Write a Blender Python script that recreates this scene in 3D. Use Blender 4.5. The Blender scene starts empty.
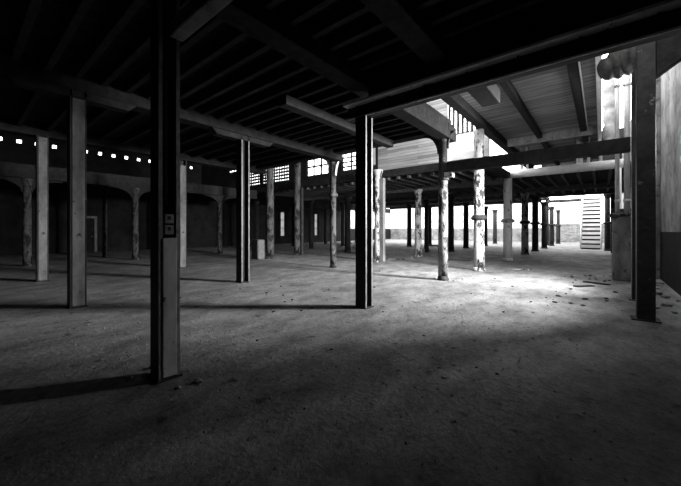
import bpy, bmesh, math, random
from mathutils import Vector, Matrix
random.seed(7)
S = bpy.context.scene
C = S.collection

# ---------------------------------------------------------------- materials
def nd(nt, t, **kw):
    n = nt.nodes.new(t)
    for k, v in kw.items():
        setattr(n, k, v)
    return n

def g(v):
    return (v, v, v, 1)

def mat(name, dark, light, scale=3.0, rough=0.8, bump=0.3, bscale=None, stretch=(1, 1, 1),
        peel=None, peel_scale=6.0, peel_at=0.55, peel_z=1.0, brick=None, metal=0.0, spec=0.08, contrast=(0.35, 0.68)):
    """grey procedural surface: mottled base, optional peeled patches, optional plank / brick pattern"""
    m = bpy.data.materials.new(name)
    m.use_nodes = True
    nt = m.node_tree
    b = nt.nodes['Principled BSDF']
    b.inputs['Roughness'].default_value = rough
    b.inputs['Metallic'].default_value = metal
    b.inputs['Specular IOR Level'].default_value = spec
    tc = nd(nt, 'ShaderNodeTexCoord')
    mp = nd(nt, 'ShaderNodeMapping')
    mp.inputs['Scale'].default_value = stretch
    nt.links.new(tc.outputs['Object'], mp.inputs['Vector'])
    n1 = nd(nt, 'ShaderNodeTexNoise')
    n1.inputs['Scale'].default_value = scale
    n1.inputs['Detail'].default_value = 8
    n1.inputs['Roughness'].default_value = 0.65
    nt.links.new(mp.outputs['Vector'], n1.inputs['Vector'])
    r1 = nd(nt, 'ShaderNodeValToRGB')
    r1.color_ramp.elements[0].position = contrast[0]
    r1.color_ramp.elements[0].color = g(dark)
    r1.color_ramp.elements[1].position = contrast[1]
    r1.color_ramp.elements[1].color = g(light)
    nt.links.new(n1.outputs['Fac'], r1.inputs['Fac'])
    col = r1.outputs['Color']
    height = n1.outputs['Fac']
    if peel is not None:
        n2 = nd(nt, 'ShaderNodeTexNoise')
        n2.inputs['Scale'].default_value = peel_scale
        n2.inputs['Detail'].default_value = 10
        n2.inputs['Roughness'].default_value = 0.7
        mp2 = nd(nt, 'ShaderNodeMapping')
        mp2.inputs['Scale'].default_value = (1, 1, peel_z)
        nt.links.new(tc.outputs['Object'], mp2.inputs['Vector'])
        nt.links.new(mp2.outputs['Vector'], n2.inputs['Vector'])
        r2 = nd(nt, 'ShaderNodeValToRGB')
        r2.color_ramp.elements[0].position = peel_at
        r2.color_ramp.elements[0].color = g(0)
        r2.color_ramp.elements[1].position = peel_at + 0.04
        r2.color_ramp.elements[1].color = g(1)
        nt.links.new(n2.outputs['Fac'], r2.inputs['Fac'])
        mx = nd(nt, 'ShaderNodeMixRGB')
        mx.inputs['Color2'].default_value = g(peel)
        nt.links.new(r2.outputs['Color'], mx.inputs['Fac'])
        nt.links.new(col, mx.inputs['Color1'])
        col = mx.outputs['Color']
        ad = nd(nt, 'ShaderNodeMath', operation='SUBTRACT')
        nt.links.new(height, ad.inputs[0])
        nt.links.new(r2.outputs['Color'], ad.inputs[1])
        height = ad.outputs[0]
    if brick is not None:
        plane, bw, rh, mort, dk = brick
        sp = nd(nt, 'ShaderNodeSeparateXYZ')
        cb = nd(nt, 'ShaderNodeCombineXYZ')
        nt.links.new(tc.outputs['Object'], sp.inputs[0])
        nt.links.new(sp.outputs[plane[0]], cb.inputs[0])
        nt.links.new(sp.outputs[plane[1]], cb.inputs[1])
        br = nd(nt, 'ShaderNodeTexBrick')
        br.inputs['Scale'].default_value = 1.0
        br.inputs['Brick Width'].default_value = bw
        br.inputs['Row Height'].default_value = rh
        br.inputs['Mortar Size'].default_value = mort
        br.inputs['Mortar Smooth'].default_value = 0.3
        br.inputs['Color1'].default_value = g(0.62)
        br.inputs['Color2'].default_value = g(1.22)
        br.inputs['Mortar'].default_value = g(dk)
        nt.links.new(cb.outputs[0], br.inputs['Vector'])
        mu = nd(nt, 'ShaderNodeMixRGB', blend_type='MULTIPLY')
        mu.inputs['Fac'].default_value = 1.0
        nt.links.new(col, mu.inputs['Color1'])
        nt.links.new(br.outputs['Color'], mu.inputs['Color2'])
        col = mu.outputs['Color']
        a2 = nd(nt, 'ShaderNodeMath', operation='SUBTRACT')
        nt.links.new(height, a2.inputs[0])
        nt.links.new(br.outputs['Fac'], a2.inputs[1])
        height = a2.outputs[0]
    nt.links.new(col, b.inputs['Base Color'])
    if bump:
        bp = nd(nt, 'ShaderNodeBump')
        bp.inputs['Strength'].default_value = bump
        bp.inputs['Distance'].default_value = 0.02
        if bscale:
            n3 = nd(nt, 'ShaderNodeTexNoise')
            n3.inputs['Scale'].default_value = bscale
            n3.inputs['Detail'].default_value = 6
            nt.links.new(tc.outputs['Object'], n3.inputs['Vector'])
            a3 = nd(nt, 'ShaderNodeMath', operation='ADD')
            nt.links.new(height, a3.inputs[0])
            nt.links.new(n3.outputs['Fac'], a3.inputs[1])
            height = a3.outputs[0]
        nt.links.new(height, bp.inputs['Height'])
        nt.links.new(bp.outputs['Normal'], b.inputs['Normal'])
    return m

def glass_mat(name, clear, tint):
    m = bpy.data.materials.new(name)
    m.use_nodes = True
    nt = m.node_tree
    nt.nodes.remove(nt.nodes['Principled BSDF'])
    out = nt.nodes['Material Output']
    tr = nd(nt, 'ShaderNodeBsdfTransparent')
    df = nd(nt, 'ShaderNodeBsdfDiffuse')
    df.inputs['Color'].default_value = g(tint)
    n = nd(nt, 'ShaderNodeTexNoise')
    n.inputs['Scale'].default_value = 2.5
    n.inputs['Detail'].default_value = 6
    tc = nd(nt, 'ShaderNodeTexCoord')
    nt.links.new(tc.outputs['Object'], n.inputs['Vector'])
    mr = nd(nt, 'ShaderNodeMapRange')
    mr.inputs['From Min'].default_value = 0.3
    mr.inputs['From Max'].default_value = 0.7
    mr.inputs['To Min'].default_value = 1 - clear + 0.2 * clear
    mr.inputs['To Max'].default_value = 1 - clear
    nt.links.new(n.outputs['Fac'], mr.inputs['Value'])
    mx = nd(nt, 'ShaderNodeMixShader')
    nt.links.new(mr.outputs['Result'], mx.inputs['Fac'])
    nt.links.new(tr.outputs[0], mx.inputs[1])
    nt.links.new(df.outputs[0], mx.inputs[2])
    nt.links.new(mx.outputs[0], out.inputs['Surface'])
    return m

def floor_mat():
    m = bpy.data.materials.new('dusty_concrete')
    m.use_nodes = True
    nt = m.node_tree
    b = nt.nodes['Principled BSDF']
    b.inputs['Roughness'].default_value = 0.85
    b.inputs['Specular IOR Level'].default_value = 0.25
    tc = nd(nt, 'ShaderNodeTexCoord')
    def noise(sc, det, ro, st=(1, 1, 1), rot=0):
        mp = nd(nt, 'ShaderNodeMapping')
        mp.inputs['Scale'].default_value = st
        mp.inputs['Rotation'].default_value = (0, 0, rot)
        nt.links.new(tc.outputs['Object'], mp.inputs['Vector'])
        n = nd(nt, 'ShaderNodeTexNoise')
        n.inputs['Scale'].default_value = sc
        n.inputs['Detail'].default_value = det
        n.inputs['Roughness'].default_value = ro
        nt.links.new(mp.outputs['Vector'], n.inputs['Vector'])
        return n.outputs['Fac']
    def ramp(f, p0, v0, p1, v1):
        r = nd(nt, 'ShaderNodeValToRGB')
        r.color_ramp.elements[0].position = p0
        r.color_ramp.elements[0].color = g(v0)
        r.color_ramp.elements[1].position = p1
        r.color_ramp.elements[1].color = g(v1)
        nt.links.new(f, r.inputs['Fac'])
        return r.outputs['Color']
    def mul(a, c):
        mu = nd(nt, 'ShaderNodeMixRGB', blend_type='MULTIPLY')
        mu.inputs['Fac'].default_value = 1
        nt.links.new(a, mu.inputs['Color1'])
        nt.links.new(c, mu.inputs['Color2'])
        return mu.outputs['Color']
    big = noise(0.35, 6, 0.6)
    mid = noise(2.2, 8, 0.7, (1.0, 0.55, 1), 0.5)
    fine = noise(16, 8, 0.75)
    spots = noise(5.5, 4, 0.6)
    c = ramp(big, 0.35, 0.15, 0.65, 0.26)
    c = mul(c, ramp(mid, 0.34, 0.42, 0.62, 1.15))
    c = mul(c, ramp(fine, 0.34, 0.62, 0.66, 1.15))
    c = mul(c, ramp(spots, 0.3, 0.3, 0.4, 1.0))
    nt.links.new(c, b.inputs['Base Color'])
    ad = nd(nt, 'ShaderNodeMath', operation='MULTIPLY_ADD')
    nt.links.new(mid, ad.inputs[0])
    ad.inputs[1].default_value = 2.0
    nt.links.new(fine, ad.inputs[2])
    bp = nd(nt, 'ShaderNodeBump')
    bp.inputs['Strength'].default_value = 0.75
    bp.inputs['Distance'].default_value = 0.03
    nt.links.new(ad.outputs[0], bp.inputs['Height'])
    nt.links.new(bp.outputs['Normal'], b.inputs['Normal'])
    return m

M = {}
M['floor'] = floor_mat()
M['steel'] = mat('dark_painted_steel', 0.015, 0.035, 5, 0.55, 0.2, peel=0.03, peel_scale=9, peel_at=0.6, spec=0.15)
M['steel_edge'] = mat('pale_lit_steel', 0.07, 0.2, 7, 0.5, 0.25, peel=0.06, peel_scale=10, peel_at=0.58, spec=0.5)  # pale steel of the handle; on post edges it paints in caught light
M['girder_edge'] = mat('lit_girder_edge', 0.5, 0.8, 5, 0.5, 0.25, stretch=(0.4, 1, 1), peel=0.05, peel_scale=6, peel_at=0.6, spec=0.3)  # light catching the girder flanges, put into a pale colour
M['cladding'] = mat('grey_cladding', 0.1, 0.24, 4, 0.7, 0.35, stretch=(1, 1, 0.4), peel=0.03, peel_scale=9, peel_at=0.6)
M['foot_cladding'] = mat('foot_cladding', 0.24, 0.46, 5, 0.7, 0.4, stretch=(1, 1, 0.4), peel=0.03, peel_scale=7, peel_at=0.6)
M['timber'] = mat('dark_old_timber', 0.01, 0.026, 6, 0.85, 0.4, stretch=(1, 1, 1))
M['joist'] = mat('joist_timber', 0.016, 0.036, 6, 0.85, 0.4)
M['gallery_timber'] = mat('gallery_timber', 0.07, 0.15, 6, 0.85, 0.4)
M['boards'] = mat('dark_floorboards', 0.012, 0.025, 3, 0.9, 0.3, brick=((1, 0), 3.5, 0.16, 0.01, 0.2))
M['plank_x'] = mat('plank_ceiling', 0.1, 0.32, 3, 0.75, 0.4, stretch=(0.25, 3, 1), brick=((0, 1), 20.0, 0.24, 0.014, 0.12), contrast=(0.3, 0.7))
M['plank_wall'] = mat('plank_wall', 0.24, 0.42, 3, 0.75, 0.4, stretch=(0.25, 1, 3), brick=((0, 2), 3.3, 0.13, 0.008, 0.35), contrast=(0.3, 0.7))
M['white_wall'] = mat('white_painted_boards', 0.7, 0.85, 3, 0.7, 0.2, brick=((0, 2), 2.5, 0.3, 0.006, 0.6))
M['peeled'] = mat('peeling_white_iron', 0.34, 0.62, 4, 0.6, 0.5, stretch=(1, 1, 0.5), peel=0.04, peel_scale=4.5, peel_at=0.5, peel_z=0.45)
M['peeled_dark'] = mat('peeling_grey_iron', 0.04, 0.13, 4, 0.65, 0.5, stretch=(1, 1, 0.5), peel=0.015, peel_scale=5, peel_at=0.5, peel_z=0.45)
M['peeled_grey'] = mat('peeling_mid_grey_iron', 0.12, 0.3, 4, 0.6, 0.5, stretch=(1, 1, 0.5), peel=0.03, peel_scale=5, peel_at=0.5, peel_z=0.45)
M['iron'] = mat('dark_iron', 0.02, 0.045, 5, 0.6, 0.3, peel=0.14, peel_scale=7, peel_at=0.62)
M['white_paint'] = mat('white_paint', 0.7, 0.88, 4, 0.6, 0.25, peel=0.2, peel_scale=4, peel_at=0.66)
M['white_peel'] = mat('white_flaking_paint', 0.6, 0.9, 5, 0.6, 0.4, stretch=(1, 1, 0.4), peel=0.16, peel_scale=5, peel_at=0.58, peel_z=0.4)
M['pipe_white'] = mat('pipe_white_paint', 0.3, 0.5, 5, 0.6, 0.3, stretch=(1, 1, 0.3), peel=0.1, peel_scale=5, peel_at=0.6, peel_z=0.4)
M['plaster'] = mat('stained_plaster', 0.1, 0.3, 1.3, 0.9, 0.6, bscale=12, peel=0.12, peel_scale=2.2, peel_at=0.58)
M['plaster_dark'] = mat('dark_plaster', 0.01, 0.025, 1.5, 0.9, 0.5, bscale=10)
M['brick'] = mat('brick_yard_wall', 0.2, 0.38, 3, 0.9, 0.5, brick=((0, 2), 0.5, 0.16, 0.02, 0.6))
M['slats'] = mat('pale_weatherboard', 0.6, 0.8, 2, 0.7, 0.3, brick=((0, 2), 6.0, 0.32, 0.03, 0.45))
M['slats_y'] = mat('pale_weatherboard_side', 0.6, 0.8, 2, 0.7, 0.3, brick=((1, 2), 6.0, 0.32, 0.03, 0.45))
M['wrap'] = mat('pipe_wrap', 0.22, 0.4, 5, 0.8, 0.6, bscale=20)
M['tarp'] = mat('old_tarpaulin', 0.05, 0.14, 6, 0.8, 0.6, bscale=18)
M['pier'] = mat('peeling_pier_paint', 0.09, 0.24, 3, 0.8, 0.6, stretch=(1, 1, 0.35), peel=0.08, peel_scale=5, peel_at=0.55)
M['rubble'] = mat('broken_masonry', 0.14, 0.36, 8, 0.9, 0.5)
M['rubble_dark'] = mat('dark_debris', 0.02, 0.05, 8, 0.9, 0.5)
M['glass'] = glass_mat('dusty_glass', 0.9, 0.6)
M['glass_dirty'] = glass_mat('grimy_glass', 0.25, 0.12)
M['crate'] = mat('grey_box_paint', 0.1, 0.18, 6, 0.6, 0.2, peel=0.1, peel_scale=6, peel_at=0.6)
M['plastic'] = mat('switch_plastic', 0.14, 0.22, 8, 0.5, 0.1)
M['black'] = mat('black_rubber', 0.02, 0.03, 8, 0.5, 0.1)

# ---------------------------------------------------------------- mesh builder
class MB:
    def __init__(self):
        self.v, self.f = [], []
    def add(self, vs, fs):
        o = len(self.v)
        self.v += [tuple(p) for p in vs]
        self.f += [tuple(i + o for i in q) for q in fs]
        return self
    def box(self, x0, x1, y0, y1, z0, z1):
        vs = [(x, y, z) for z in (z0, z1) for y in (y0, y1) for x in (x0, x1)]
        return self.add(vs, [(0, 2, 3, 1), (4, 5, 7, 6), (0, 1, 5, 4), (2, 6, 7, 3), (0, 4, 6, 2), (1, 3, 7, 5)])
    def bar(self, a, b, w, h, up=(0, 0, 1)):
        a, b = Vector(a), Vector(b)
        d = (b - a).normalized()
        s = d.cross(Vector(up))
        if s.length < 1e-4:
            s = d.cross(Vector((0, 1, 0)))
        s.normalize()
        u = s.cross(d).normalized()
        vs = []
        for p in (a, b):
            for i, j in ((-1, -1), (1, -1), (1, 1), (-1, 1)):
                vs.append(p + s * (i * w / 2) + u * (j * h / 2))
        return self.add(vs, [(3, 2, 1, 0), (4, 5, 6, 7), (0, 1, 5, 4), (1, 2, 6, 5), (2, 3, 7, 6), (3, 0, 4, 7)])
    def tube(self, pts, rad, n=14):
        pts = [Vector(p) for p in pts]
        if not hasattr(rad, '__len__'):
            rad = [rad] * len(pts)
        rings, prev = [], None
        for i, p in enumerate(pts):
            d = (pts[min(i + 1, len(pts) - 1)] - pts[max(i - 1, 0)]).normalized()
            if prev is None:
                s = d.orthogonal().normalized()
            else:
                s = (prev - d * prev.dot(d)).normalized()
            prev = s
            u = d.cross(s)
            rings.append([p + (s * math.cos(2 * math.pi * k / n) + u * math.sin(2 * math.pi * k / n)) * rad[i] for k in range(n)])
        vs = [q for r in rings for q in r]
        fs = []
        for i in range(len(rings) - 1):
            for k in range(n):
                fs.append((i * n + k, i * n + (k + 1) % n, (i + 1) * n + (k + 1) % n, (i + 1) * n + k))
        fs.append(tuple(reversed(range(n))))
        fs.append(tuple((len(rings) - 1) * n + k for k in range(n)))
        return self.add(vs, fs)
    def lathe(self, prof, n=20, x=0, y=0):
        vs = [(x + r * math.cos(2 * math.pi * k / n), y + r * math.sin(2 * math.pi * k / n), z) for r, z in prof for k in range(n)]
        fs = []
        for i in range(len(prof) - 1):
            for k in range(n):
                fs.append((i * n + k, i * n + (k + 1) % n, (i + 1) * n + (k + 1) % n, (i + 1) * n + k))
        fs.append(tuple(reversed(range(n))))
        fs.append(tuple((len(prof) - 1) * n + k for k in range(n)))
        return self.add(vs, fs)
    def prism(self, poly, axis, t0, t1):
        """poly in the two other axes, extruded along axis"""
        def p3(a, b, t):
            return {'x': (t, a, b), 'y': (a, t, b), 'z': (a, b, t)}[axis]
        n = len(poly)
        vs = [p3(a, b, t0) for a, b in poly] + [p3(a, b, t1) for a, b in poly]
        fs = [tuple(reversed(range(n))), tuple(range(n, 2 * n))] + [(i, (i + 1) % n, n + (i + 1) % n, n + i) for i in range(n)]
        return self.add(vs, fs)
    def build(self, name, m, parent=None, loc=(0, 0, 0), bevel=0, smooth=False):
        me = bpy.data.meshes.new(name)
        me.from_pydata(self.v, [], self.f)
        bm = bmesh.new()
        bm.from_mesh(me)
        bmesh.ops.recalc_face_normals(bm, faces=bm.faces)
        bm.to_mesh(me)
        bm.free()
        me.materials.append(M[m] if isinstance(m, str) else m)
        if smooth:
            for p in me.polygons:
                p.use_smooth = len(p.vertices) == 4
        o = bpy.data.objects.new(name, me)
        C.objects.link(o)
        o.parent = parent
        o.location = loc
        if bevel:
            bv = o.modifiers.new('bevel', 'BEVEL')
            bv.width = bevel
            bv.segments = 2
            bv.limit_method = 'ANGLE'
        return o

def tag(o, label, cat, group=None, kind=None):
    o['label'] = label
    o['category'] = cat
    if group:
        o['group'] = group
    if kind:
        o['kind'] = kind
    return o

def thing(name, label, cat, loc=(0, 0, 0), group=None):
    o = bpy.data.objects.new(name, None)
    o.empty_display_size = 0.2
    C.objects.link(o)
    o.location = loc
    return tag(o, label, cat, group)

def struct(mb, name, m, label, cat, **kw):
    o = mb.build(name, m, **kw)
    return tag(o, label, cat, kind='structure')

def copy_tree(o, parent=None):
    c = o.copy()
    C.objects.link(c)
    c.parent = parent
    for ch in list(o.children):
        copy_tree(ch, c)
    return c

def grid_wall(axis, pos0, pos1, a0, a1, z0, z1, holes):
    """wall slab between pos0..pos1 on axis ('x' or 'y'), spanning a0..a1 and z0..z1, with rectangular holes (b0,b1,c0,c1)"""
    mb = MB()
    aa = sorted({a0, a1, *[h[0] for h in holes], *[h[1] for h in holes]})
    zz = sorted({z0, z1, *[h[2] for h in holes], *[h[3] for h in holes]})
    for i in range(len(aa) - 1):
        run = None
        for j in range(len(zz) - 1):
            am, zm = (aa[i] + aa[i + 1]) / 2, (zz[j] + zz[j + 1]) / 2
            if any(h[0] < am < h[1] and h[2] < zm < h[3] for h in holes):
                continue
            if axis == 'x':
                mb.box(pos0, pos1, aa[i], aa[i + 1], zz[j], zz[j + 1])
            else:
                mb.box(aa[i], aa[i + 1], pos0, pos1, zz[j], zz[j + 1])
    return mb

wcount = [0]
def window(axis, pos, a0, a1, z0, z1, na, nz, bar, label, m='timber', glass='glass', frame=0.06):
    """framed, glazed window in an opening; bars every 1/na and 1/nz"""
    wcount[0] += 1
    loc = (pos, (a0 + a1) / 2, z0) if axis == 'x' else ((a0 + a1) / 2, pos, z0)
    root = thing('window_%d' % wcount[0], label, 'window', loc)
    root['kind'] = 'structure'
    w, h = (a1 - a0) / 2, z1 - z0
    def bx(mb, p0, p1, q0, q1, t):
        return mb.box(-t, t, p0, p1, q0, q1) if axis == 'x' else mb.box(p0, p1, -t, t, q0, q1)
    f = MB()
    bx(f, -w, -w + frame, 0, h, 0.05)
    bx(f, w - frame, w, 0, h, 0.05)
    bx(f, -w + frame, w - frame, 0, frame, 0.05)
    bx(f, -w + frame, w - frame, h - frame, h, 0.05)
    f.build('window_frame', m, root)
    b = MB()
    for i in range(1, na):
        x = -w + 2 * w * i / na
        bx(b, x - bar / 2, x + bar / 2, frame, h - frame, 0.025)
    for j in range(1, nz):
        z = h * j / nz
        bx(b, -w + frame, w - frame, z - bar / 2, z + bar / 2, 0.02)
    if na > 1 or nz > 1:
        b.build('glazing_bars', m, root)
    p = MB()
    bx(p, -w + frame, w - frame, frame, h - frame, 0.004)
    p.build('pane', glass, root)
    return root

# ---------------------------------------------------------------- the setting
GX = -27.0
fl = MB().box(-33, 6, -8, 60, -0.3, 0)
struct(fl, 'floor', 'floor', 'dusty rough concrete floor running through the whole derelict hall', 'floor')

# near deck (upper storey floor seen from below) : two pieces, one object
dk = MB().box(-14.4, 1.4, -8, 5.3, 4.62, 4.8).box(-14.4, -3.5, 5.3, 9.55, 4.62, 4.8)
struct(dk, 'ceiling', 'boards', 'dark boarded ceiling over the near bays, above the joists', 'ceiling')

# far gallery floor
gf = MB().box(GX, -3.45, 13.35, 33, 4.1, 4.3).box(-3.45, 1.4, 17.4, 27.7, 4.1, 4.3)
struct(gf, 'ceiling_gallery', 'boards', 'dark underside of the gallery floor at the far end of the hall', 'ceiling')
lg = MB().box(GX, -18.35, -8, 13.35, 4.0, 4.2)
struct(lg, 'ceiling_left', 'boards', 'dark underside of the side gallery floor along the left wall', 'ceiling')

# high roof over the left and middle
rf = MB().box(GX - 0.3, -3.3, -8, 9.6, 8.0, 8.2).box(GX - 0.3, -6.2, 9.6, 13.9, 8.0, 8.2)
rf.box(-0.05, 1.4, 5.3, 10.3, 6.6, 6.75)  # strip added over the slot to keep sky light off the right side
struct(rf, 'roof', 'boards', 'dark high roof above the galleries, plus a strip added to shade the right side', 'roof')

# plank ceiling over the light well
pc = MB().box(-3.5, 0.0, 5.75, 23.0, 5.5, 5.58)
struct(pc, 'ceiling_planks', 'plank_x', 'high planked ceiling over the light well, pale boards running crosswise', 'ceiling')

# walls
slit = [(22.6, 23.3, 0.8, 3.5), (25.2, 25.9, 0.8, 3.5), (27.9, 28.6, 0.8, 3.5)]
slots = [(0.7 + 0.8 * k, 0.7 + 0.8 * k + 0.34, 6.68, 7.02) for k in range(16)]

wl = grid_wall('x', GX - 0.3, GX, -8, 13.9, 0, 8, slots)
ws = grid_wall('x', GX - 0.3, GX, 13.9, 34, 0, 5, slit)
wl.add(ws.v, ws.f)
struct(wl, 'wall_left', 'plaster_dark', 'dark plaster wall far on the left with a row of small high windows', 'wall')
struct(MB().box(GX - 0.3, GX, 34, 46, 0, 1.7).box(GX - 0.3, GX, 34, 46, 4.3, 5.0), 'wall_left_lower', 'plaster_dark', 'dark lower band of the far end of the left wall', 'wall')
struct(MB().box(GX - 0.3, GX - 0.05, 34, 46, 1.7, 4.3), 'wall_left_boarded', 'slats_y', 'pale weatherboarded stretch at the far end of the left wall', 'wall')
struct(MB().box(-33, 1.7, -8.3, -8, 0, 8.2), 'wall_behind', 'plaster_dark', 'dark wall closing the hall behind the viewer', 'wall')
struct(MB().box(GX, -5.2, 46, 46.3, 0, 1.75), 'wall_far_lower', 'plaster', 'stained lower band of the far end wall', 'wall')
struct(MB().box(GX, -5.2, 46.05, 46.3, 1.75, 5.0), 'wall_far', 'slats', 'pale weatherboarded end wall seen between the columns', 'wall')
struct(MB().box(-5.2, 1.6, 48, 48.3, 0, 2.3), 'wall_yard', 'brick', 'low brick yard wall in daylight beyond the stairs', 'wall')
rw = grid_wall('x', 1.4, 2.15, 5.3, 48, 1.45, 8.2, [(8.3, 10.4, 2.9, 4.25)])
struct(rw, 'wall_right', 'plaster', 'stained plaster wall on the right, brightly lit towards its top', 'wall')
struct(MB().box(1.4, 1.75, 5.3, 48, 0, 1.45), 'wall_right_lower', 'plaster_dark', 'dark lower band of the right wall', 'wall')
struct(MB().box(0.78, 1.75, -8, 5.25, 0, 4.62), 'wall_right_light_block', 'plaster_dark', 'unseen dark wall on the right, brought forward to block window light', 'wall')  # out of view; set forward so the near floor stays in shade
# gallery front wall at Y 13.7 (upper storey)
WY0, WY1 = 13.72, 13.86
holes = [(-20.0, -18.7, 4.7, 6.4), (-18.4, -15.6, 4.7, 6.4), (-14.0, -11.6, 4.75, 6.5), (-11.2, -9.9, 4.75, 6.5), (-9.35, -8.9, 4.8, 5.9), (-5.15, -3.6, 5.6, 7.4), (-22.7, -21.0, 5.95, 6.7)]
gw = grid_wall('y', WY0, WY1, GX, -8.8, 4.3, 8.0, holes[:5] + holes[6:])
struct(gw, 'wall_gallery', 'plaster_dark', 'dark upper wall above the gallery edge, pierced by lattice windows', 'wall')
pw = MB().box(-8.8, -5.2, WY0, WY1, 4.3, 8.0)
struct(pw, 'wall_plank', 'plank_wall', 'pale horizontally planked upper wall above the gallery edge', 'wall')
ww = grid_wall('y', WY0, WY1, -5.2, -3.5, 4.3, 8.0, [holes[5]])
struct(ww, 'wall_white', 'white_wall', 'white upper wall under the barred window, right of the planks', 'wall')

for i, h in enumerate(holes[:2]):
    window('y', 13.79, h[0], h[1], h[2], h[3], (5, 11)[i], 8, 0.12,
           ('narrow lattice window high beside the leftmost edge of the far gallery', 'wide lattice window of tiny panes above the far gallery edge')[i], 'timber', 'glass')
window('y', 13.79, *holes[2], 4, 3, 0.1, 'barred upper window just left of the bracketed column', 'timber', 'glass')
window('y', 13.79, *holes[3], 2, 7, 0.08, 'upper window with horizontal bars, partly behind the steel post', 'timber', 'glass')
window('y', 13.79, *holes[4], 1, 1, 0.08, 'small dark framed window at the left end of the plank wall', 'black', 'glass_dirty')
window('y', 13.79, *holes[5], 8, 1, 0.1, 'bright window with close vertical bars above the white wall', 'peeled_dark')
for k, s in enumerate(slots):
    if k % 5 == 2:
        pass
    window('x', GX - 0.15, s[0], s[1], s[2], s[3], 1, 1, 0.05, 'small square bright window in the high row on the far left wall', glass='glass')
for o in [o for o in C.objects if o.get('label', '').startswith('small square bright')]:
    o['group'] = 'small high windows on the left wall'
window('y', 13.79, *holes[6], 5, 3, 0.1, 'larger high window with broken bars left of the steel post with the bright edge')
for k, s in enumerate(slit):
    window('x', GX - 0.15, s[0], s[1], s[2], s[3], 1, 3, 0.06, ('tall slit window in the left wall, nearest of three', 'tall slit window in the left wall, middle of three', 'tall slit window in the left wall, farthest of three')[k], glass='glass_dirty')
window('x', 1.6, 8.3, 10.4, 2.9, 4.25, 4, 3, 0.05, 'tall glazed window high in the right wall letting in the daylight', glass='glass')

# faint door in the left wall
d1 = thing('door_1', 'closed dark door with pale worn frame in the left wall', 'door', (GX, 5.6, 0))
d1['kind'] = 'structure'
MB().box(0, 0.05, -0.5, 0.5, 0.02, 2.3).build('door_leaf', 'timber', d1)
MB().box(0, 0.1, -0.65, -0.5, 0, 2.45).box(0, 0.1, 0.5, 0.65, 0, 2.45).box(0, 0.1, -0.5, 0.5, 2.3, 2.45).build('door_frame', 'cladding', d1)
MB().tube([(0.05, 0.4, 1.05), (0.12, 0.4, 1.05), (0.12, 0.28, 1.05)], 0.015, 8).build('door_handle', 'steel_edge', d1)

# ---------------------------------------------------------------- beams
def timber(x0, x1, y0, y1, z0, z1, label, cat='beam', name='timber_beam', m='timber', group=None, bevel=0.015):
    loc = ((x0 + x1) / 2, (y0 + y1) / 2, z0)
    o = MB().box(x0 - loc[0], x1 - loc[0], y0 - loc[1], y1 - loc[1], 0, z1 - z0).build(name, m, None, loc, bevel)
    return tag(o, label, cat, group)


timber(-3.78, -3.42, -8, 9.75, 4.2, 4.6, 'long ceiling beam over the row of the nearest square post', name='timber_beam')
timber(-8.2, -7.82, -8, 9.7, 4.2, 4.6, 'long dark ceiling beam over the second row of posts')
timber(-13.05, -12.68, -8, 9.7, 4.25, 4.62, 'long dark ceiling beam over the third row of posts, farthest left')
timber(-2.2, -1.86, -8, 4.95, 4.2, 4.6, 'short-span ceiling beam running into the steel girder from the foreground')
timber(-2.02, -1.66, 5.35, 7.4, 4.2, 4.5, 'sawn-off beam stub jutting out beyond the steel girder', name='beam_stub', m='joist')
timber(-14.0, -3.4, 9.1, 9.5, 4.42, 4.62, 'cross beam on the bracketed columns at the far edge of the boarded ceiling')
timber(-5.46, -5.2, 4.5, 9.05, 4.2, 4.41, 'lone secondary beam under the joists left of the steel post', m='joist')
timber(-3.28, 0.76, 1.33, 1.47, 3.4, 3.55, 'cross tie fixed to the nearest post, running right overhead', name='tie_beam', m='cladding')

# main plate girder over the steel post
gr = thing('steel_girder', 'massive steel girder spanning the foreground on the slim steel post', 'girder', (-1.3, 5.06, 3.68))
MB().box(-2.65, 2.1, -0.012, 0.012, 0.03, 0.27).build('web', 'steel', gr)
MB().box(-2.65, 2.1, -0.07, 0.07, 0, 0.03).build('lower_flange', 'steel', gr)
MB().box(-2.65, 2.1, -0.085, -0.07, 0, 0.03).build('lower_flange_glint', 'girder_edge', gr)  # thin strip added as a painted bright line along the flange
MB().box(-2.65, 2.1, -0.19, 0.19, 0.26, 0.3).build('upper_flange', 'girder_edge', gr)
for k in range(7):
    x = -2.4 + 0.7 * k
    MB().box(x - 0.01, x + 0.01, -0.06, 0.06, 0.03, 0.27).build('stiffener', 'steel', gr)
timber(-3.4, 0.76, 4.96, 5.22, 3.99, 4.6, 'deep dark timber lying on top of the steel girder')

# joists (near bays)
jl = {'A': 'ceiling joist between the nearest post row and the right wall', 'B': 'ceiling joist between the first and second post rows', 'C': 'ceiling joist between the second and third post rows, far left'}
for bay, x0, x1, ys in (('A', -3.4, 0.75, [0.1 + 0.42 * k for k in range(12)]),
                        ('B', -7.8, -3.8, [-0.6 + 0.42 * k for k in range(24)]),
                        ('C', -12.65, -8.22, [-3.2 + 0.62 * k for k in range(20)])):
    first = None
    for y in ys:
        if 4.9 < y < 5.25 and bay == 'A' or y > 9.05:
            continue
        if first is None:
            first = MB().box((x0 - x1) / 2, (x1 - x0) / 2, -0.05, 0.05, 0, 0.2).build('ceiling_joist', 'joist', None, ((x0 + x1) / 2, y, 4.42), 0.008)
            tag(first, jl[bay], 'joist', 'ceiling joists ' + {'A': 'over the foreground', 'B': 'of the middle bay', 'C': 'of the left bay'}[bay])
        else:
            o = first.copy()
            C.objects.link(o)
            o.location = ((x0 + x1) / 2, y, 4.42)

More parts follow.
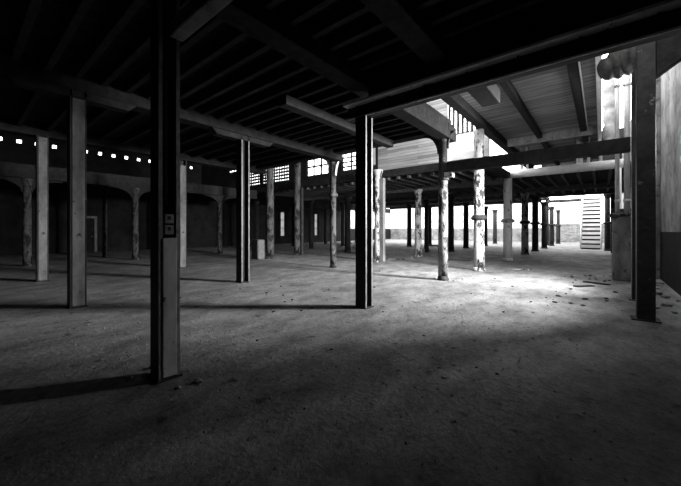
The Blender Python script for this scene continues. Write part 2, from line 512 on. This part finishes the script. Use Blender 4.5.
# plank ceiling framing
timber(-3.5, -3.22, 5.6, 23, 5.2, 5.5, 'long edge beam along the left side of the high planked ceiling', m='timber')
timber(-2.05, -1.87, 5.8, 15.4, 5.3, 5.5, 'middle joist under the high planked ceiling', name='ceiling_joist', cat='joist', m='timber')
timber(-0.62, -0.42, 5.8, 15.4, 5.3, 5.5, 'right-hand joist under the high planked ceiling', name='ceiling_joist', cat='joist', m='timber')
timber(-2.05, -1.87, 15.75, 22.9, 5.3, 5.5, 'far middle joist of the planked ceiling, beyond the cross beam', name='ceiling_joist', cat='joist', m='timber')
timber(-0.62, -0.42, 15.75, 22.9, 5.3, 5.5, 'far right-hand joist of the planked ceiling, beyond the cross beam', name='ceiling_joist', cat='joist', m='timber')
timber(-3.2, -0.25, 15.45, 15.72, 5.2, 5.5, 'cross beam under the planked ceiling with pale lit end', m='foot_cladding')
timber(-0.1, 0.02, 5.7, 23, 5.36, 5.5, 'thin edge trim along the right side of the high planked ceiling', name='edge_trim', cat='trim', m='white_paint')
cd = MB().tube([(-0.4, 6.2, 5.44), (-0.4, 15.3, 5.44)], 0.02, 8).build('conduit', 'white_paint', None)
tag(cd, 'thin pale conduit along the right joist of the planked ceiling', 'conduit')

# dark bar across the well
timber(-3.5, 0.5, 9.16, 9.42, 3.2, 3.5, 'dark beam crossing the light well from the bracketed column to the right', name='tie_beam')
# white beam carrying the far mezzanine
wb = MB().tube([(-2.2, 0, 0), (2.15, 0, 0)], 0.19, 16).build('white_beam', 'white_paint', None, (-1.45, 17.3, 4.22), smooth=True)
tag(wb, 'white round beam along the near edge of the far mezzanine', 'beam')
# gallery edge
timber(-18.3, -3.45, 13.2, 13.4, 4.05, 4.4, 'long dark edge beam of the far gallery below the plank wall')
timber(-3.6, -3.4, 13.45, 17.1, 4.02, 4.3, 'edge beam of the gallery running back to the white beam')
timber(-18.6, -18.2, -8, 13.15, 3.63, 4.2, 'pale grey fascia beam of the side gallery on the far left', m='joist')
gbl = ['first', 'second', 'third', 'fourth', 'fifth']
for k, y in enumerate((17.3, 22.3, 26.1, 30.5)):
    x1 = -3.75 if k in (0, 3) else 1.3
    timber(-18, x1, y - 0.13, y + 0.13, 3.78, 4.1, 'cross beam under the far gallery floor, %s from the front' % gbl[k], m='gallery_timber')
fj = None
for k in range(34):
    x = -17.6 + 0.56 * k
    y0 = 13.45 if x < -3.7 else 17.55
    o = MB().box(-0.05, 0.05, 0, (31.2 if x < -3.5 else 27.5) - y0, 0, 0.15).build('gallery_joist', 'gallery_timber', None, (x, y0, 3.945))
    tag(o, 'joist under the far gallery floor running away from the viewer', 'joist', 'joists under the far gallery')

# ---------------------------------------------------------------- columns
def h_column(x, y, top, label, w=0.24, clad=0.0, corbel=False, group=None, mclad='cladding', edge='steel_edge'):
    t = thing('steel_post', label, 'post', (x, y, 0), group)
    q = w / 2
    MB().box(-q, q, -q, -q + 0.03, 0.02, top).build('flange', 'steel', t)
    MB().box(-q, q, q - 0.03, q, 0.02, top).build('flange', 'steel', t)
    MB().box(-0.012, 0.012, -q + 0.03, q - 0.03, 0.02, top).build('web', 'steel', t)
    MB().box(q, q + 0.012, -q - 0.002, -q + 0.035, 0.02, top - (0.14 if corbel else 0)).build('flange_edge', edge if clad < 3 else 'iron', t)  # on unclad posts the paler strips hold painted edge light
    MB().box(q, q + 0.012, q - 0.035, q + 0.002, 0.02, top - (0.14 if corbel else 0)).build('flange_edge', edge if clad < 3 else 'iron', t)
    MB().box(-q - 0.03, q + 0.03, -q - 0.02, q + 0.02, 0, 0.02).build('base_plate', 'steel', t)
    if clad:
        MB().box(0.015, q + 0.025, -q + 0.03, q - 0.03, 0.03, clad).build('cladding', mclad, t, bevel=0.01)
    if corbel:
        MB().prism([(-1.0, top), (-0.85, top - 0.14), (0.85, top - 0.14), (1.0, top)], 'x', -q, q).build('corbel', 'joist', t)
    return t

def bracket_poly(w, h, t=0.05, n=8):
    """curved spandrel: vertical leg, horizontal leg, concave curve"""
    p = [(0, 0), (0, h), (w, h), (w, h - t)]
    for k in range(1, n):
        a = math.pi / 2 * k / n
        p.append((t + (w - t) * (1 - math.sin(a)), (h - t) * (math.cos(a)) * 1.0))
    return [p[0], p[1], p[2], p[3]] + [(t + (w - t) * (1 - math.sin(math.pi / 2 * k / n)), (h - t) * math.cos(math.pi / 2 * k / n)) for k in range(1, n)] + [(t, 0)]

def round_column(x, y, top, r, label, m='peeled', collar=None, collar_m=None, capital=True, bracket=None, bracket_m='iron', base=True, group=None, axis='x', name='iron_column', short=False):
    t = thing(name, label, 'column', (x, y, 0), group)
    b0 = 0.12 if base else 0
    MB().lathe([(r, b0), (r * 1.0, 0.6), (r * 0.97, top * 0.5), (r * 0.94, top - (0.3 if capital else 0))], 22).build('shaft', m, t, smooth=True)
    if base:
        MB().lathe([(r * 1.25, 0), (r * 1.25, 0.05), (r * 1.12, 0.08), (r * 1.05, 0.13)], 22).build('base', m, t, smooth=True)
    if capital:
        MB().lathe([(r * 0.94, top - 0.3), (r * 1.05, top - 0.28), (r * 1.0, top - 0.22), (r * 1.35, top - 0.08), (r * 1.4, top)], 22).build('capital', m, t, smooth=True)
    if collar:
        z = collar
        MB().lathe([(r * 0.98, z - 0.09), (r * 1.3, z - 0.08), (r * 1.5, z - 0.04), (r * 1.5, z + 0.02), (r * 1.3, z + 0.05), (r * 1.3, z + 0.09), (r * 0.98, z + 0.1)], 22).build('collar', collar_m or m, t, smooth=True)
    if bracket:
        for s in (1, -1):
            w, h = bracket
            if s == 1 and short:
                w, h = w * 0.45, h * 0.8
            poly = [(s * (r * 0.85 + a), top - h + b) for a, b in bracket_poly(w, h)]
            MB().prism(poly, 'y' if axis == 'x' else 'x', -0.04, 0.04).build('bracket', bracket_m, t)
    return t

# row A
pa = h_column(-3.46, 1.37, 4.2, 'nearest square steel post with switch boxes and cladded foot', 0.2, clad=1.42, mclad='foot_cladding')
MB().tube([(0.04, 0.0, 1.75), (0.04, 0.0, 4.15)], 0.012, 8).build('conduit', 'plastic', pa)
for k, z in enumerate((1.455, 1.565)):
    sb = MB().box(0.0, 0.075, -0.045, 0.045, 0, 0.095).build('switch_box', 'plastic', pa, (0.035, 0, z), bevel=0.008)
    MB().box(0.075, 0.085, -0.008, 0.008, 0.04, 0.075).build('switch_lever', 'black', sb)
h_column(-3.57, 5.06, 3.68, 'slim steel post standing under the left end of the girder', 0.23)
c443 = round_column(-3.66, 9.3, 4.42, 0.135, 'round iron column with curved brackets, at left end of the dark bar', 'iron', bracket=(0.5, 0.62), short=True)
MB().box(0.08, 0.3, -0.12, 0.12, 3.06, 3.2).build('bar_support', 'peeled', c443)
MB().lathe([(0.142, 0.14), (0.14, 1.2), (0.137, 2.97)], 22).build('lower_shaft', 'peeled_grey', c443, smooth=True)
MB().lathe([(0.14, 2.98), (0.17, 3.0), (0.17, 3.04), (0.14, 3.06)], 18).build('collar', 'peeled_dark', c443)
round_column(-3.49, 12.33, 5.2, 0.185, 'tall peeling white column rising to the planked ceiling', 'peeled', collar=1.95, collar_m='iron', capital=False)
round_column(-3.55, 17.3, 4.04, 0.205, 'whitest collared column, under the left end of the white beam', 'white_peel', collar=1.95, collar_m='peeled', capital=False)
names = ['third collared column behind the tall peeling one, grey and rusty', 'fourth collared column in the receding row, dark',
         'fifth collared column in the receding row, dark', 'sixth collared column in the receding row', 'seventh and farthest collared column of the row']
for (x, y), n, m in zip([(-3.62, 22.3), (-3.6, 26.1), (-3.57, 30.5), (-3.6, 35.8), (-3.62, 41.9)], names, ('peeled', 'iron', 'iron', 'iron', 'iron')):
    round_column(x, y, 3.78 if y < 31 else 3.7, 0.2, n, m, collar=1.97, collar_m='iron')
# row B
h_column(-7.95, 1.52, 4.198, 'wide pale post on the left with rust-flecked face', 0.25, clad=4.04, corbel=True)
h_column(-7.99, 5.28, 4.198, 'steel post with a bright edge in the middle of the second row', 0.26, corbel=True)
round_column(-8.28, 9.61, 4.42, 0.125, 'slender round column with pale triangular brackets', 'peeled_dark', collar=2.9, bracket=(0.42, 0.75), bracket_m='white_paint')
c378 = round_column(-8.08, 12.6, 4.3, 0.17, 'peeling blotched column with a square duct at its side', 'peeled', capital=True)
MB().box(0.16, 0.34, -0.1, 0.1, 0.05, 3.9).build('side_duct', 'cladding', c378)
c418 = round_column(-7.97, 16.6, 3.78, 0.19, 'blotched column with a flared capital, behind the bracketed column', 'peeled', capital=True)
for (x, y), n in zip([(-8.1, 22.0), (-8.69, 27.05), (-8.4, 31.6), (-8.97, 37.56)],
                     ['dark column right behind the bracketed iron column', 'thick dark column against the bright far wall', 'dark column of the second row behind the tall peeling one', 'farthest dark column of the second row']):
    round_column(x, y, 3.78 if y < 31 else 3.7, 0.21, n, 'iron')
# row C
h_column(-12.7, 1.63, 4.25, 'grey square post behind the wide pale one, far left', 0.25, clad=4.2)
h_column(-12.85, 5.7, 4.25, 'square post hidden largely behind the nearest post', 0.28, clad=4.04)
round_column(-13.46, 10.53, 5.6, 0.2, 'stout grey column beside the steel post with the bright edge', 'peeled_dark')
c307 = round_column(-14.02, 13.0, 6.4, 0.2, 'stout grey column with a dark twin pipe, left of the slender bracketed one', 'peeled_dark', capital=False)
MB().tube([(0.3, 0.1, 0), (0.3, 0.1, 4.0)], 0.09, 12).build('downpipe', 'iron', c307)
for (x, y), n in zip([(-13.33, 17.0), (-13.4, 21.5), (-13.5, 26.3)], ['dark column under the gallery behind the steel post', 'dark inner column under the gallery, second in', 'dark inner column under the gallery, third in']):
    round_column(x, y, 3.78, 0.2, n, 'iron')
for (x, y), n in zip([(-18.3, 14.5), (-18.2, 18.4), (-18.3, 22.6), (-18.3, 27.2), (-22.5, 16.2), (-22.4, 20.3), (-22.6, 25.0), (-22.4, 30.2), (-13.4, 30.6), (-10.9, 24.2)],
                     ['dark gallery column in the fourth row, just past the gallery corner', 'dark gallery column in the fourth row, second past the corner', 'dark gallery column in the fourth row, third past the corner', 'dark gallery column in the fourth row, fourth past the corner',
                      'dark column near the far left wall, nearest of its row', 'dark column near the far left wall, second of its row', 'dark column near the far left wall, third of its row', 'dark column near the far left wall, farthest of its row',
                      'dark column before the pale boarded end wall, third row', 'dark column standing between the second and third rows']):
    round_column(x, y, 3.94, 0.17, n, 'iron')
# row D / E
for (x, y), n in zip([(-18.4, 1.91), (-18.2, 5.8), (-18.4, 10.53)], ['slim bracketed gallery column at the left edge of view', 'slim bracketed gallery column left of the nearest post', 'slim gallery column just right of the nearest post']):
    round_column(x, y, 3.63, 0.14, n, 'peeled_dark', bracket=(1.0, 0.55), bracket_m='joist', axis='y')
for (x, y), n in zip([(-21.3, 5.3), (-21.3, 9.6)], ['thin column deep under the left gallery', 'second thin column deep under the left gallery']):
    round_column(x, y, 4.0, 0.11, n, 'peeled_dark')
# right side
pr = thing('steel_post', 'black square post standing alone on the right, in front of the wall', 'post', (0.575, 7.34, 0))
MB().box(-0.115, 0.115, -0.115, 0.115, 0.02, 5.6).build('shaft', 'iron', pr, bevel=0.012)
MB().box(-0.18, 0.18, -0.16, 0.16, 0, 0.02).build('base_plate', 'iron', pr)
p2 = thing('steel_post', 'dark post behind the black one, carrying the end of the dark bar', 'post', (0.62, 9.3, 0))
MB().box(-0.11, 0.11, -0.12, 0.12, 0.02, 5.6).build('shaft', 'steel', p2, bevel=0.012)
MB().box(-0.16, 0.16, -0.16, 0.16, 0, 0.02).build('base_plate', 'steel', p2)
kb = MB().prism([(0, 0), (0.7, 0.5), (0.7, 0.85), (0, 0.85)], 'y', -0.1, 0.1).build('bracket', 'timber', None, (0.695, 7.34, 4.0), 0.01)
tag(kb, 'dark raking bracket between the black post and the right wall', 'bracket')
timber(0.48, 0.72, 26.9, 27.14, 0, 4.08, 'square dark post right of the stairs, nearer than the round one', name='timber_post', cat='post')
round_column(0.36, 30.0, 4.1, 0.17, 'dark column standing right of the far stairs', 'iron', collar=2.0)

# pier, ledge and pipes
pi = thing('pier', 'squat pier in peeling pale paint behind the dark posts', 'pier', (0.5, 12.75, 0))
MB().box(-0.24, 0.24, -0.3, 0.3, 0, 1.9).build('shaft', 'pier', pi, bevel=0.03)
MB().box(-0.3, 0.3, -0.36, 0.36, 1.9, 1.99).build('ledge', 'peeled_dark', pi, bevel=0.015)
pi2 = thing('pier', 'second peeling pier further back along the right wall', 'pier', (0.62, 16.2, 0))
MB().box(-0.26, 0.26, -0.3, 0.3, 0, 2.2).build('shaft', 'pier', pi2, bevel=0.03)
MB().box(-0.32, 0.32, -0.36, 0.36, 2.2, 2.3).build('ledge', 'peeled_dark', pi2, bevel=0.015)
for x, y, r, z0, n in ((0.38, 12.7, 0.055, 1.99, 'thin white pipe rising from the peeling pier'), (0.6, 12.7, 0.075, 1.99, 'thicker white pipe rising from the peeling pier')):
    t = thing('white_pipe', n, 'pipe', (x, y, z0))
    MB().tube([(0, 0, 0), (0, 0, 5.6)], r, 14).build('pipe_run', 'pipe_white', t, smooth=True)
    for z in (0.35, 2.1, 3.8):
        MB().lathe([(r * 1.0, z), (r * 1.35, z + 0.01), (r * 1.35, z + 0.07), (r, z + 0.08)], 14).build('pipe_joint', 'peeled', t)
# insulated pipe
struct(MB().box(-3.45, 1.4, 27.75, 28.0, 4.3, 8.2), 'wall_sky_screen', 'plaster_dark', 'dark upper wall added above the mezzanine to block the sky behind the pipes', 'wall')  # added to cut the sky glare so the pipes stand out
prof = []
z = 4.35
while z < 7.4:
    for u, k in ((0.0, 0.78), (0.12, 0.98), (0.3, 1.05), (0.46, 0.98)):
        prof.append((0.23 * k + random.uniform(-0.008, 0.008), z + u))
    z += 0.56
ip = MB().lathe(prof, 18).build('insulated_pipe', 'wrap', None, (0.27, 15.6, 0), smooth=True)
tag(ip, 'fat lagged pipe with bulging white wrapping, beside the planked ceiling', 'pipe')
# bundle
tb = MB()
pts, rad = [], []
for i in range(61):
    u = i / 60
    pts.append((-0.06 + 0.68 * u, 0.03 * math.sin(5 * u), 0.1 * u + 0.05 * math.sin(math.pi * u)))
    rad.append(0.29 * (math.sin(math.pi * (0.1 + 0.84 * u)) ** 0.5) * (0.8 + 0.2 * abs(math.sin(u * math.pi * 4 + 0.5))))
tb.tube(pts, rad, 20)
bo = thing('tarpaulin_bundle', 'dark rolled tarpaulin bundle slung beside the planked ceiling edge', 'bundle', (0.05, 8.2, 4.66))
tb.build('roll', 'tarp', bo, smooth=True)
for x in (0.08, 0.48):
    MB().tube([(x, 0, 0.2), (x, 0, 0.9)], 0.012, 8).build('sling', 'black', bo)
timber(0.02, 1.39, 8.1, 8.25, 5.52, 5.68, 'small roof bearer from the planked ceiling to the right wall', m='timber')

# wall pilaster strips
timber(1.22, 1.398, 13.6, 14.2, 0, 7.5, 'pale pilaster strip on the right wall just past the black post', name='pilaster', cat='pilaster', m='pier')

# mezzanine uprights and rails
for x, y, r, z1, n in ((-0.72, 17.35, 0.12, 5.5, 'white post standing on the white beam'), (-0.42, 17.4, 0.06, 5.5, 'thin white upright next to the post on the white beam'), (-2.95, 17.35, 0.07, 5.5, 'left thin upright on the white beam'), (-2.72, 17.35, 0.05, 5.5, 'second thin upright from the left on the white beam')):
    o = MB().tube([(0, 0, 0), (0, 0, z1 - 4.38)], r, 12).build('upright', 'white_paint', None, (x, y, 4.38), smooth=True)
    tag(o, n, 'upright')
rl = thing('pipe_rail', 'bent white pipe rail at the right end of the white beam', 'rail', (0.35, 17.3, 4.38))
MB().tube([(-0.35, 0, 0), (-0.35, 0, 0.35), (-0.28, 0, 0.42), (0.3, 0, 0.42), (0.36, 0, 0.35), (0.36, 0, 0)], 0.045, 10).build('rail_tube', 'white_paint', rl, smooth=True)
MB().box(-0.45, 0.45, -0.05, 0.05, -0.03, 0.02).build('rail_foot', 'white_paint', rl)
wx = timber(0.1, 0.55, 17.1, 17.6, 4.85, 5.05, 'small white lagged box below the fat wrapped pipe', name='pipe_box', cat='box', m='wrap')
for x, n in ((0.55, 'white downpipe at the right end of the white beam'), (0.8, 'second white downpipe against the right wall')):
    o = MB().tube([(0, 0, 0), (0, 0, 4.0)], 0.09, 14).build('downpipe', 'white_paint', None, (x, 17.0, 0), smooth=True)
    tag(o, n, 'pipe')

# ---------------------------------------------------------------- stairs
st = thing('staircase', 'steep open staircase climbing to the landing in the bright far bay', 'stairs', (-0.62, 31.3, 0))
NS = 13
MB().prism([(0.3, 0.0), (0.42, 0.0), (4.2, 4.1), (4.1, 4.2)], 'x', -0.57, 0.57).build('gap_shade_sheet', 'iron', st)  # dark sheet added behind the treads so the gaps read as shade
for s in (-1, 1):
    MB().prism([(0.0, 0.0), (0.35, 0.0), (4.25, 4.2), (4.25, 4.6), (4.0, 4.6)], 'x', s * 0.62 - 0.05, s * 0.62 + 0.05).build('stringer', 'peeled', st)
    MB().tube([(s * 0.62, 0.1, 0.1), (s * 0.62, 0.1, 1.05), (s * 0.62, 4.1, 5.45), (s * 0.62, 4.1, 4.5)], 0.035, 10).build('handrail', 'white_paint', st, smooth=True)
for k in range(NS):
    z = 4.45 * (k + 1) / NS - 0.02
    y = 0.12 + 4.0 * k / NS
    MB().box(-0.57, 0.57, y, y + 0.3, z - 0.05, z).box(-0.57, 0.57, y + 0.0, y + 0.02, z - 0.21, z - 0.05).build('tread', 'white_paint', st)
ld = thing('landing', 'raised landing deck in daylight at the top of the stairs', 'landing', (-2.1, 36.3, 4.15))
MB().box(-2.0, 2.2, -0.45, 0.9, 0, 0.2).build('deck', 'peeled_dark', ld)
MB().tube([(-2.0, -0.55, 0.2), (-2.0, -0.55, 1.1), (0.8, -0.55, 1.1), (0.8, -0.55, 0.2)], 0.04, 10).build('guard_rail', 'white_paint', ld)
for x in (-1.9, 2.1):
    MB().box(x - 0.08, x + 0.08, 0.4, 0.56, -4.15, 0).build('leg', 'iron', ld)

# ---------------------------------------------------------------- floor things
cr = thing('electrical_cabinet', 'small grey cabinet on the floor by the stout grey column', 'cabinet', (-13.75, 10.0, 0))
MB().box(-0.28, 0.28, -0.2, 0.2, 0, 1.0).build('body', 'crate', cr, bevel=0.02)
MB().box(-0.24, 0.24, -0.22, -0.2, 0.06, 0.94).build('door', 'crate', cr)
MB().tube([(0.16, -0.22, 0.5), (0.16, -0.26, 0.5), (0.16, -0.26, 0.6), (0.16, -0.22, 0.6)], 0.01, 8).build('handle', 'black', cr)
bn = thing('bench', 'low dark bench on the floor between far columns', 'bench', (-8.6, 20.3, 0))
MB().box(-0.6, 0.6, -0.22, 0.22, 0.42, 0.5).build('seat', 'timber', bn)
for x in (-0.5, 0.5):
    MB().box(x - 0.05, x + 0.05, -0.2, 0.2, 0, 0.42).build('leg', 'timber', bn)

def rock(sx, sy, sz):
    bm = bmesh.new()
    bmesh.ops.create_icosphere(bm, subdivisions=1, radius=1)
    for v in bm.verts:
        k = random.uniform(0.75, 1.15)
        v.co = Vector((v.co.x * sx * k, v.co.y * sy * k, max(-0.6, v.co.z) * sz * random.uniform(0.8, 1.1)))
    zm = min(v.co.z for v in bm.verts)
    for v in bm.verts:
        v.co.z -= zm
    me = bpy.data.meshes.new('rubble_piece')
    bm.to_mesh(me)
    bm.free()
    return me

PLACED = [(-0.35, 10.6, 0.3), (-0.1, 11.4, 0.3), (-2.3, 13.6, 0.3), (0.575, 7.34, 0.2), (0.62, 9.3, 0.2), (-3.46, 1.37, 0.14), (-3.57, 5.06, 0.14), (-3.66, 9.3, 0.16), (-7.99, 5.28, 0.15)]
def rocks(n, fx, fy, size, m, name, label, group, flat=0.5):
    ms = [rock(1, random.uniform(0.6, 0.9), flat) for _ in range(5)]
    for q in ms:
        q.materials.append(M[m])
    for k in range(n):
        s = size * random.uniform(0.5, 1.3)
        for tries in range(60):
            x, y = fx(), fy()
            if all((x - a) ** 2 + (y - b) ** 2 > (1.25 * (s + q)) ** 2 for a, b, q in PLACED):
                break
        else:
            continue
        PLACED.append((x, y, s))
        o = bpy.data.objects.new(name, ms[k % 5])
        C.objects.link(o)
        o.scale = (s, s, s)
        o.location = (x, y, 0)
        o.rotation_euler = (0, 0, random.uniform(0, 6.28))
        tag(o, label, 'rubble', group)

rocks(26, lambda: random.uniform(-0.9, 0.3), lambda: random.uniform(7.8, 13.5), 0.058, 'rubble_dark', 'rubble_piece', 'dark rubble lump on the floor before the peeling pier', 'rubble before the pier', 0.35)
rocks(9, lambda: random.uniform(0.75, 1.3), lambda: random.uniform(8.2, 12.5), 0.14, 'rubble', 'rubble_piece', 'pale rubble lump at the foot of the right wall', 'rubble along the right wall', 0.5)
rocks(60, lambda: random.uniform(-8, -0.5), lambda: random.uniform(2.6, 10.5), 0.03, 'rubble_dark', 'pebble', 'dark pebble scattered on the open floor', 'pebbles on the open floor', 0.5)
rocks(30, lambda: random.uniform(-7, -0.8), lambda: random.uniform(2.6, 11), 0.026, 'rubble', 'pebble', 'pale crumb of masonry scattered on the open floor', 'pale crumbs on the floor', 0.5)
for cx, cy in ((-3.42, 1.4), (-7.98, 5.28), (-3.66, 9.3), (-3.57, 5.06)):
    rocks(4, lambda: cx + random.choice((-1, 1)) * random.uniform(0.24, 0.36), lambda: cy + random.uniform(-0.3, 0.3), 0.045, 'rubble', 'rubble_piece', 'broken chip lying round the foot of a post', 'chips around the post feet', 0.5)
# loose boards lying about
for k, (x, y, a, l) in enumerate(((-8.0, 14.3, 0.2, 0.9), (-2.3, 13.6, 0.5, 0.6), (-0.35, 10.6, 0.9, 0.55), (-0.1, 11.4, -0.4, 0.6), (-5.6, 15.8, 0.1, 1.4))):
    o = MB().box(-l / 2, l / 2, -0.07, 0.07, 0, 0.03).build('loose_board', 'peeled' if k < 2 else 'timber', None, (x, y, 0))
    o.rotation_euler = (0, 0, a)
    tag(o, ['pale loose board on the floor behind the blotched column', 'short pale board on the floor beside the tall peeling column', 'short dark board nearest the black post', 'dark splintered board by the peeling pier', 'long dark board on the floor between the rows'][k], 'board')
# grit: too fine to count
gm = MB()
KEEP = ((0.575, 7.34), (-3.46, 1.37), (-3.57, 5.06), (-3.66, 9.3), (-3.49, 12.33), (-7.87, 1.52), (-7.98, 5.28), (-8.28, 9.61), (-8.08, 12.6), (-2.3, 13.6), (-8.0, 14.3))
for k in range(2600):
    x, y = random.uniform(-9, 0.7), random.uniform(0.9, 14)
    if any(abs(x - a) < 0.45 and abs(y - b) < 0.5 for a, b in KEEP) or (x > -1.1 and y > 7.5):
        continue
    s = random.uniform(0.004, 0.014)
    gm.add([(x - s, y - s, 0), (x + s, y - s * .6, 0), (x + s * .3, y + s, 0), (x, y, s * 1.1)], [(0, 2, 1), (0, 1, 3), (1, 2, 3), (2, 0, 3)])
tag(gm.build('grit', 'rubble', None), 'fine grit strewn over the concrete floor', 'grit', kind='stuff')

# ---------------------------------------------------------------- light
w = bpy.data.worlds.new('overcast')
S.world = w
w.use_nodes = True
bg = w.node_tree.nodes['Background']
bg.inputs['Color'].default_value = (1, 1, 1, 1)
bg.inputs['Strength'].default_value = 8.0

la = bpy.data.lights.new('window_daylight', 'AREA')
la.shape = 'RECTANGLE'
la.size = 1.9
la.size_y = 1.2
la.energy = 9800
la.spread = math.radians(121)
la.color = (1, 1, 1)
lo = bpy.data.objects.new('window_daylight', la)
C.objects.link(lo)
lo.location = (2.2, 10.1, 3.6)
lo.rotation_euler = Vector((-0.78, -0.08, -0.6)).to_track_quat('-Z', 'Y').to_euler()

# ---------------------------------------------------------------- camera
cam = bpy.data.cameras.new('camera')
co = bpy.data.objects.new('camera', cam)
C.objects.link(co)
F = 317.0
cam.sensor_width = 36
cam.lens = F / 681 * 36
cam.shift_y = -13 / 681
cam.clip_start = 0.05
cam.clip_end = 200
co.location = (0, 0, 1.5)
co.rotation_euler = (math.pi / 2, 0, math.radians(39.41))
S.camera = co

S.view_settings.view_transform = 'Standard'
S.view_settings.look = 'None'
S.view_settings.gamma = 1
S.view_settings.exposure = 0
S.view_settings.use_curve_mapping = False
S.cycles.use_denoising = True
S.cycles.max_bounces = 8
S.cycles.diffuse_bounces = 4
S.cycles.transparent_max_bounces = 12
